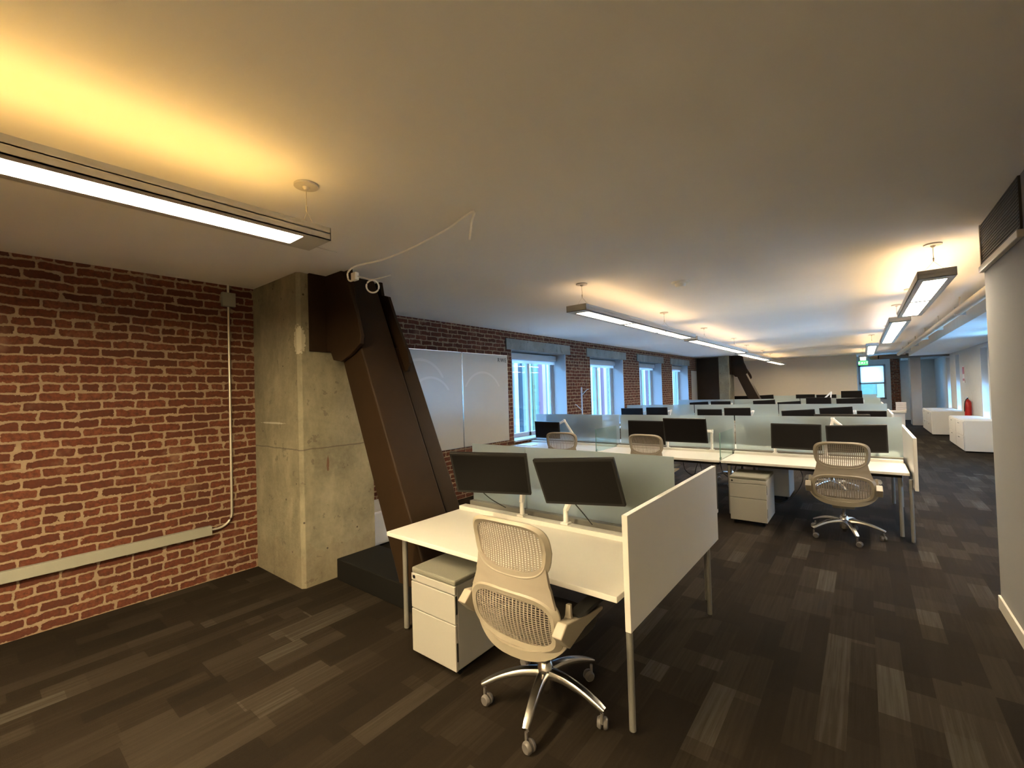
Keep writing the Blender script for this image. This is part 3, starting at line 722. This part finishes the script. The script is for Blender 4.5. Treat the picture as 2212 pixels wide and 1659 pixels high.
# ------------------------------------------------------------------ monitors + arms
def mon_mesh(w, hgt):
    r = empty('monitor', (0, 0, 0), 0, 'x', 'monitor', 'black flat monitors')
    box(-w / 2, w / 2, -.006, .022, -hgt / 2, hgt / 2).build('housing', 'bezel', r, bevel=.006)
    bz = .016
    MB().add([(-w / 2 + bz, -.0068, -hgt / 2 + bz + .006), (w / 2 - bz, -.0068, -hgt / 2 + bz + .006), (w / 2 - bz, -.0068, hgt / 2 - bz), (-w / 2 + bz, -.0068, hgt / 2 - bz)], [(0, 1, 2, 3)]).build('screen', 'screen', r)
    MB().box(-w * .3, w * .3, .0225, .04, -hgt * .28, hgt * .28).box(-.05, .05, .0401, .055, -.05, .05).build('rear_housing', 'bezel', r, bevel=.006)
    return r
MP = {}
def monitor(x, y, z, tilt, roll, yaw, w, hgt, label, arm=None, armlabel=None, elbow=None):
    key = (w, hgt)
    if key not in MP:
        o = mon_mesh(w, hgt); MP[key] = o
    else: o = copy_tree(MP[key])
    # arm on a ledge near the glass
    o.rotation_mode = 'XYZ'
    R = Matrix.Rotation(yaw, 3, 'Z') @ Matrix.Rotation(tilt, 3, 'X') @ Matrix.Rotation(roll, 3, 'Y')
    o.location = (x, y, z); o.rotation_euler = R.to_euler(); o['label'] = label
    if arm:
        bx, by, bz = arm; head = Vector((x, y, z)) + R @ Vector((0, .075, 0))
        e = Vector(elbow) if elbow else Vector(((bx + x) / 2 + .12, (by + y) / 2 + .06, z + .10))
        r = empty('monitor_stand', (bx, by, bz), 0, armlabel, 'monitor arm', 'white articulated monitor arms')
        B = Vector((bx, by, bz))
        def pr(p): return tuple(Vector(p) - B)
        top = B + Vector((0, 0, .10))
        MB().cyl((0, 0, 0), (0, 0, .11), .018, n=16).box(-.03, .03, -.03, .03, 0, .012).build('post', 'powder', r, smooth=True)
        sq = [(-.014, -.02), (.014, -.02), (.018, 0), (.014, .02), (-.014, .02), (-.018, 0)]
        MB().sweep([pr(top), pr(e)], sq).build('lower_link', 'powder', r, bevel=.004)
        MB().sweep([pr(e), pr(head)], sq, scales=[1, .75]).cyl(pr(e - Vector((0, 0, .025))), pr(e + Vector((0, 0, .025))), .022, n=14).build('upper_link', 'powder', r, bevel=.003)
        MB().cyl(pr(head), pr(Vector((x, y, z)) + R @ Vector((0, .058, 0))), .03, n=14).build('mount_head', 'bezel', r)
    return o
LZ = .768
monitor(-2.10, 2.36, 1.155, .46, .02, .42, .56, .345, 'black monitor tilted down at the left above the front desk', (-2.115, 2.735, LZ), 'white monitor arm post rising behind the left front monitor', (-2.13, 2.80, 1.10))
monitor(-1.46, 2.48, 1.14, .405, -.074, .14, .56, .345, 'black monitor hanging askew at the right above the front desk', (-1.72, 2.74, LZ), 'white monitor arm behind the askew front monitor', (-1.60, 2.80, 1.12))
monitor(-1.33, 3.07, 1.04, .04, 0, PI + .05, .56, .345, 'dark monitor blurred behind the frosted glass right of the front desk', (-1.015, 3.07, LZ), 'white arm of the monitor behind the front frosted glass', (-1.02, 2.985, 1.0))
monitor(-2.42, 3.40, .99, .1, 0, PI - .2, .56, .345, 'dark monitor behind the short left pane of the front desk', (-2.30, 3.06, LZ), 'white arm seen through the gap between the front monitors', (-2.22, 3.12, 1.12))
# row 2
monitor(-4.72, 6.96, 1.0, .15, .03, .15, .51, .32, 'black monitor at the far left of the second row by the first window', (-4.22, 7.12, LZ), 'bent white arm right of the leftmost second row monitor', (-4.42, 7.10, 1.17))
monitor(-2.70, 6.74, 1.04, .02, 0, -.08, .61, .365, 'black monitor behind the beige chair back, left of the middle second row pair', (-2.5, 7.12, LZ), 'white arm between the middle pair of second row monitors', (-2.6, 7.1, 1.1))
monitor(-2.06, 6.60, 1.10, .22, .0, .0, .61, .365, 'black monitor, right of the pair on the second row middle desk', (-1.83, 7.12, LZ), 'white bent arm right of the middle pair of second row monitors', (-1.80, 7.02, 1.06))
monitor(-.74, 7.03, 1.02, .02, .015, .08, .575, .345, 'black monitor, left of the pair behind the aisle-side chair', (-1.00, 7.14, LZ), 'white arm peeking left of the aisle-side pair of monitors', (-1.0, 7.12, 1.13))
monitor(-.095, 6.98, 1.02, .26, -.04, .10, .61, .365, 'black monitor, right of the pair behind the aisle-side chair', (-.42, 7.14, LZ), 'white arm between the aisle-side pair of monitors, peaked', (-.33, 7.12, 1.25))
# far side of row 2 (blurred through the glass)
for x, z, wd, lab in ((-4.78, 1.10, .56, 'monitor blurred blue behind the second row glass, left by the window'), (-4.10, 1.08, .56, 'monitor blurred behind the second row glass under the stand'), (-2.95, 1.10, .56, 'monitor blurred behind the second row glass above the chair back'), (-1.98, 1.02, .56, 'monitor blurred behind the glass right of the middle pair'), (-1.16, 1.0, .56, 'monitor blurred behind the glass left of the aisle-side pair'), (-.25, 1.12, .61, 'monitor blurred behind the glass above the aisle-side pair')):
    monitor(x, 7.455, z, .03, 0, PI + .02, wd, .345 if wd < .6 else .365, lab, (x + .36, 7.455, LZ), 'white arm of ' + lab.split(',')[0], (x + .345, 7.375, 1.14))
# rows 3-5, camera side
R3 = [(-4.90, 1.03, 0, .61, 'leftmost black monitor showing above the second row glass'), (-4.22, 1.06, 0, .56, 'second black monitor from the window wall above the second row glass'), (-2.93, 1.01, 0, .56, 'low black monitor above the second row glass, third from the window wall'), (-2.32, 1.045, -.02, .56, 'black monitor above the second row glass, fourth from the window wall'), (-1.12, .985, -.06, .61, 'tilted long black monitor above the glass, left of the aisle-side third row pair'), (-.46, 1.05, -.06, .56, 'raised black monitor at the aisle side of the third row'), (.105, .98, 0, .46, 'lowest black monitor at the aisle end of the third row')]
for x, z, roll, wd, lab in R3:
    monitor(x, 11.30, z, .08, roll, 0, wd, .345 if wd < .6 else .365, lab, (x + (.2 if x < 0 else -.1), 11.54, LZ), 'white arm of ' + lab.split(',')[0], (x + (.30 if x < 0 else -.12), 11.50, z + .08))
R4 = [(-4.40, 1.03, 'fourth row black monitor nearest the window wall'), (-3.72, 1.05, 'fourth row black monitor below the fourth window'), (-2.45, 1.07, 'fourth row black monitor left of the beige wall gap'), (-1.78, 1.02, 'fourth row black monitor under the tilted one'), (-1.05, 1.13, 'fourth row black monitor left of the slanted white arm'), (-.32, 1.10, 'fourth row black monitor nearest the aisle')]
for i, (x, z, lab) in enumerate(R4):
    monitor(x, 15.72, z, .05, (-.05, 0, -.05, -.06, 0, -.04)[i], 0, .61, .365, lab, (x + .25, 15.94, LZ), 'white arm of ' + lab.split(',')[0], (x + .3, 15.9, z + .1 if i != 4 else 1.45))
R5 = [(-3.95, 1.12, 'fifth row black monitor in front of the far steel brace'), (-3.1, 1.14, 'fifth row black monitor right of the far steel brace, slightly tilted'), (-1.75, 1.14, 'fifth row black monitor left of the aisle cluster'), (-1.1, 1.12, 'fifth row black monitor in the middle of the aisle cluster'), (-.35, 1.24, 'highest black monitor of the fifth row beside the far window')]
for i, (x, z, lab) in enumerate(R5):
    monitor(x, 20.12, z, .0, (0, -.05, 0, 0, 0)[i], 0, .61, .365, lab, (x, 20.34, LZ), 'white arm of ' + lab.split(',')[0], (x + .1, 20.3, z + .05))

# chairs
copy_tree(chair, (-.225, 6.20, 0), math.radians(2), 'beige mesh office chair at the aisle-side desk of the second row')
copy_tree(chair, (-2.395, 6.25, 0), math.radians(-2), 'beige mesh office chair seen above the front glass at the middle desk')
copy_tree(chair, (-3.76, 6.10, -.0), math.radians(14), 'beige office chair turned at the window-side desk, leftmost chair')
copy_tree(chair, (-1.9, 8.55, 0), math.radians(205), 'office chair on the far side of the second row glass, seen under the desks')
copy_tree(chair, (-.45, 8.6, 0), math.radians(160), 'office chair behind the second row aisle-side desk, only its base visible')
# hanging cables under row 2
for i, (x, yy) in enumerate([(-2.25, 7.05), (-1.98, 7.0), (-1.72, 7.1), (-.72, 7.05)]):
    p = [(x, yy, .61), (x + .05, yy - .05, .45), (x + .16, yy - .03, .38), (x + .20, yy, .5), (x + .23, yy + .02, .61)] if i < 3 else [(x, yy, .61), (x + .04, yy, .45), (x - .05, yy - .1, .25), (x - .2, yy - .2, .14), (x - .3, yy - .25, .16)]
    o = MB().tube(curve_pts([tuple(Vector(q) - Vector((x, yy, .61))) for q in p]), .006, 6).build('hanging_cable', 'blackcord', smooth=True); o.location = (x, yy, .61)
    tag(o, ['black cable loop under the second row middle desk, leftmost', 'black cable loop under the middle of the second row middle desk', 'black cable loop under the right end of the second row middle desk', 'black cable trailing from the aisle-side desk beside the pedestal'][i], 'cable', 'cables under the second row')
# monitor cables on the front desk
for pts_, lab in (([(-2.42, 2.55, 1.0), (-2.40, 2.68, .88), (-2.30, 2.76, .80)], 'thin black cable dropping behind the left front monitor'), ([(-1.55, 2.55, 1.0), (-1.52, 2.66, .88), (-1.52, 2.76, .79)], 'thin black cable dropping below the askew front monitor')):
    o = MB().tube(curve_pts([tuple(Vector(q) - Vector(pts_[0])) for q in pts_]), .004, 6).build('monitor_cable', 'blackcord', smooth=True); o.location = pts_[0]; tag(o, lab, 'cable')
# phone / card on window-side desk
o = box(-.16, .16, -.11, .11, 0, .012).build('notepad', 'powder', bevel=.003); o.location = (-4.95, 6.62, .737); tag(o, 'white notepad on the window-side desk below the leftmost monitor', 'notepad')

# coat stand
cs = empty('coat_stand', (-4.95, 8.72, 0), 0, 'slim white coat stand with short hooks in front of the brick pier', 'coat stand')
MB().cyl((0, 0, .02), (0, 0, 1.80), .016, n=14).build('pole', 'frame', cs, smooth=True)
MB().lathe([(.17, 0), (.17, .012), (.03, .025)], (0, 0, 0), 28).build('foot_plate', 'frame', cs, smooth=True)
for a, z in ((.2, 1.62), (3.5, 1.28)):
    d = Vector((math.cos(a), math.sin(a), 0)) * .13
    MB().tube([(0, 0, z), (d.x, d.y, z + .13), (d.x * 1.25, d.y * 1.25, z + .13)], .008, 8).build('hook', 'frame', cs, smooth=True)

# far aisle things
def lateral(y0, y1, x0, label):
    r = empty('file_cabinet', (x0, (y0 + y1) / 2, 0), 0, label, 'file cabinet', 'white low cabinets along the right wall')
    hl = (y1 - y0) / 2; W_ = RX - .02 - x0
    box(.012, W_, -hl, hl, .03, .74).build('carcass', 'powder', r, bevel=.006)
    box(.03, W_ - .02, -hl + .02, hl - .02, 0, .03).build('plinth', 'black', r)
    for i in range(2):
        a = -hl + .01 + i * hl; b = a + hl - .02
        for z0, z1 in ((.05, .38), (.39, .72)):
            d = box(-.004, .010, a, b, z0, z1).build('drawer', 'powder', r, bevel=.003)
            box(-.02, -.005, (a + b) / 2 - .08, (a + b) / 2 + .08, z1 - .07, z1 - .055).build('handle', 'silver', d)
    return r
lateral(14.75, 16.95, 1.80, 'white low file cabinet along the right wall, nearer of the two')
lateral(18.95, 21.5, 1.62, 'white low file cabinet along the right wall, further of the two')
fe = empty('fire_extinguisher', (RX - .09, 17.95, .68), 0, 'red fire extinguisher on the right wall between the two low cabinets', 'fire extinguisher')
MB().lathe([(.07, 0), (.075, .02), (.075, .36), (.055, .42), (.025, .45), (.02, .47)], (0, 0, 0), 20).build('cylinder', 'red', fe, smooth=True)
MB().cyl((0, 0, .47), (0, 0, .52), .022, n=12).box(-.02, .02, -.09, .03, .52, .54).build('valve', 'silver', fe)
MB().tube(curve_pts([(0, -.03, .5), (-.06, -.08, .42), (-.08, -.08, .25), (-.08, -.06, .12)]), .012, 8).build('hose', 'pad', fe, smooth=True)
box(-.078, -.0755, -.035, .035, .14, .30).build('label_patch', 'paper', fe)
MB().box(.06, .089, -.03, .03, .28, .40).build('wall_bracket', 'silver', fe)
fs_ = empty('alarm_sign', (RX, 19.0, 1.62), 0, 'red and white notice on the right wall above the extinguisher', 'sign')
box(-.02, -.001, -.16, .16, 0, .50).build('sign_board', 'paper', fs_)
MB().box(-.024, -.0205, -.13, .13, .26, .47).box(-.024, -.0205, -.13, .13, .05, .12).build('red_panels', 'red', fs_)
# exit sign
ex = empty('exit_sign', (0.02, 22.55, 2.40), 0, 'lit green exit sign hanging before the far window', 'exit sign')
box(-.15, .15, -.02, .02, 0, .17).build('sign_face', 'exitg', ex, bevel=.004)
text_obj('EXIT', .13, 'exitw', ex, (0, -.022, .085), (PI / 2, 0, 0))
MB().cyl((0, 0, .17), (0, 0, .50), .008, n=8).build('stem', 'lampbody', ex)
# brown end column, ducts, pipe along the ceiling
struct(box(1.44, 1.74, 23.0, 23.9, 0, H), 'trim_7', 'brown', 'brownish column at the end of the right aisle', 'column', bevel=.004)
dt = empty('air_duct', (1.0, 21.6, 2.52), 0, 'dark duct crossing under the ceiling at the far right', 'duct')
MB().cyl((-.5, 0, .12), (1.38, 0, .12), .085, n=18).build('main_duct', 'duct', dt, smooth=True)
MB().tube([(-.5, 0, .12), (-.62, .1, .12), (-.70, 1.2, .16)], .08, 14).build('duct_branch', 'duct', dt, smooth=True)
pp = empty('ceiling_pipe', (1.12, 5.2, 2.70), 0, 'cream pipe running along the ceiling over the right aisle', 'pipe')
MB().cyl((0, 0, 0), (-.08, 16.2, 0), .055, n=18).build('pipe', 'beam', pp, smooth=True)
for k in range(7):
    MB().box(-.012, .004, 1.4 + k * 2.3, 1.43 + k * 2.3, .05, .20).box(-.066, .054, 1.4 + k * 2.3, 1.43 + k * 2.3, -.062, .06).build('pipe_clamp', 'lampbody', pp)
struct(MB().box(1.32, RX, 4.87, 26.0, 2.62, H), 'trim_8', 'whitewall', 'dropped pale soffit along the right wall ceiling', 'soffit')
# far stacked things: book stack on counter
ct = empty('side_counter', (.78, 19.3, 0), 0, 'white topped side counter at the aisle end of the last desk row', 'counter')
box(-.24, .26, -.55, .55, .70, .735).build('top', 'white', ct, bevel=.003)
box(-.20, .22, -.5, .5, .0, .698).build('base_cabinet', 'powder', ct)
for k in range(5):
    o = box(-.13, .13, -.1, .1, 0, .05).build('document_tray', 'paper'); o.location = (.95, 19.5, .7365 + k * .058)
    tag(o, 'white document tray in the stack on the side counter, %s' % ['bottom of the stack', 'second from the bottom', 'third from the bottom', 'second from the top', 'top of the stack'][k], 'document tray', 'stacked document trays')
# thermostat-like small things near first window: switch plate
# fine cracks / access panel outlines on ceiling
ap = MB()
for (x0, y0, x1, y1) in ((-3.27, 1.62, -3.27, 1.90), (-3.27, 1.62, -2.95, 1.62)):
    ap.box(min(x0, x1) - .002, max(x0, x1) + .002, min(y0, y1) - .002, max(y0, y1) + .002, H - .003, H - .0002)
o = ap.build('access_panel', 'lampbody'); tag(o, 'thin outline of an access panel on the ceiling behind the near lamp', 'panel')

# ------------------------------------------------------------------ exterior
fx = -9.2
fc = empty('neighbour_building', (fx, 12, -4), 0, 'facade of coloured vertical fins seen through the windows on the brick wall', 'building')
box(-.5, 0, -14, 22, 0, 8.2).build('facade_wall', 'f_teal', fc)
rr = random.Random(3); y = -13.0; cnt = {'f_white': MB(), 'f_pink': MB(), 'f_dark': MB(), 'f_olive': MB()}
seq = ['f_white', 'f_dark', 'f_white', 'f_pink', 'f_white', 'f_dark', 'f_white', 'f_olive', 'f_pink']
i = 0
while y < 21:
    m_ = seq[i % len(seq)]; wd = {'f_white': .16, 'f_pink': .20, 'f_dark': .22, 'f_olive': .14}[m_] * rr.uniform(.8, 1.3)
    dp_ = .18 if m_ in ('f_white', 'f_pink') else .03
    cnt[m_].box(0, dp_, y, y + wd, 0, 8.2); y += wd + rr.uniform(.05, .34); i += 1
for kx, nm in (('f_white', 'white_fins'), ('f_pink', 'pink_fins'), ('f_dark', 'dark_glazing'), ('f_olive', 'olive_panels')): cnt[kx].build(nm, kx, fc)
fb_ = empty('far_building', (.5, 33, -4), 0, 'teal glazed building seen through the far window', 'building')
box(-4, 4, 0, .5, 0, 9).build('facade_wall', 'f_far', fb_)
MB().box(-4, 4, -.05, 0, 4.2, 4.9).box(.1, .5, -.06, 0, 4.9, 9).build('dark_band', 'f_olive', fb_)
struct(box(-12, -5.9, -8, 34, -4.2, -4.0), 'ground', 'street', 'asphalt alley below the brick wall windows', 'ground')

# world: bright bluish overcast sky
wd_ = bpy.data.worlds.new('sky'); sc.world = wd_; wd_.use_nodes = True
nt = wd_.node_tree; bg = nt.nodes['Background']; tc = nt.nodes.new('ShaderNodeTexCoord'); sp = nt.nodes.new('ShaderNodeSeparateXYZ'); cr = nt.nodes.new('ShaderNodeValToRGB')
nt.links.new(tc.outputs['Generated'], sp.inputs[0]); nt.links.new(sp.outputs[2], cr.inputs[0]); nt.links.new(cr.outputs[0], bg.inputs[0])
cr.color_ramp.elements[0].color = (.27, .58, 1, 1); cr.color_ramp.elements[1].color = (.20, .48, 1, 1)
bg.inputs[1].default_value = 1.25

# ------------------------------------------------------------------ camera
cam = bpy.data.cameras.new('camera'); co = bpy.data.objects.new('camera', cam); COL.objects.link(co)
f_px = 952.895; cam.sensor_width = 36; cam.lens = f_px / 2212 * 36; cam.sensor_fit = 'HORIZONTAL'; cam.clip_end = 200
Rw = Matrix(((0.781616628103112, 0.03561714567861171, -0.6227414115075615), (0.6230295665143639, 0.00369385118486777, 0.7821895644358521), (-0.03015967376556502, 0.9993586815538917, 0.019303359324793372)))
# columns are camera right, up, forward in world space
R3_ = Matrix(((Rw[0][0], Rw[0][1], -Rw[0][2]), (Rw[1][0], Rw[1][1], -Rw[1][2]), (Rw[2][0], Rw[2][1], -Rw[2][2])))
co.matrix_world = Matrix.Translation((0, 0, 1.73)) @ R3_.to_4x4()
sc.camera = co
vs = sc.view_settings; vs.view_transform = 'Standard'; vs.look = 'None'; vs.gamma = 1; vs.use_curve_mapping = False; vs.exposure = 4.8
sc.cycles.max_bounces = 8; sc.cycles.transparent_max_bounces = 16; sc.cycles.sample_clamp_indirect = 3
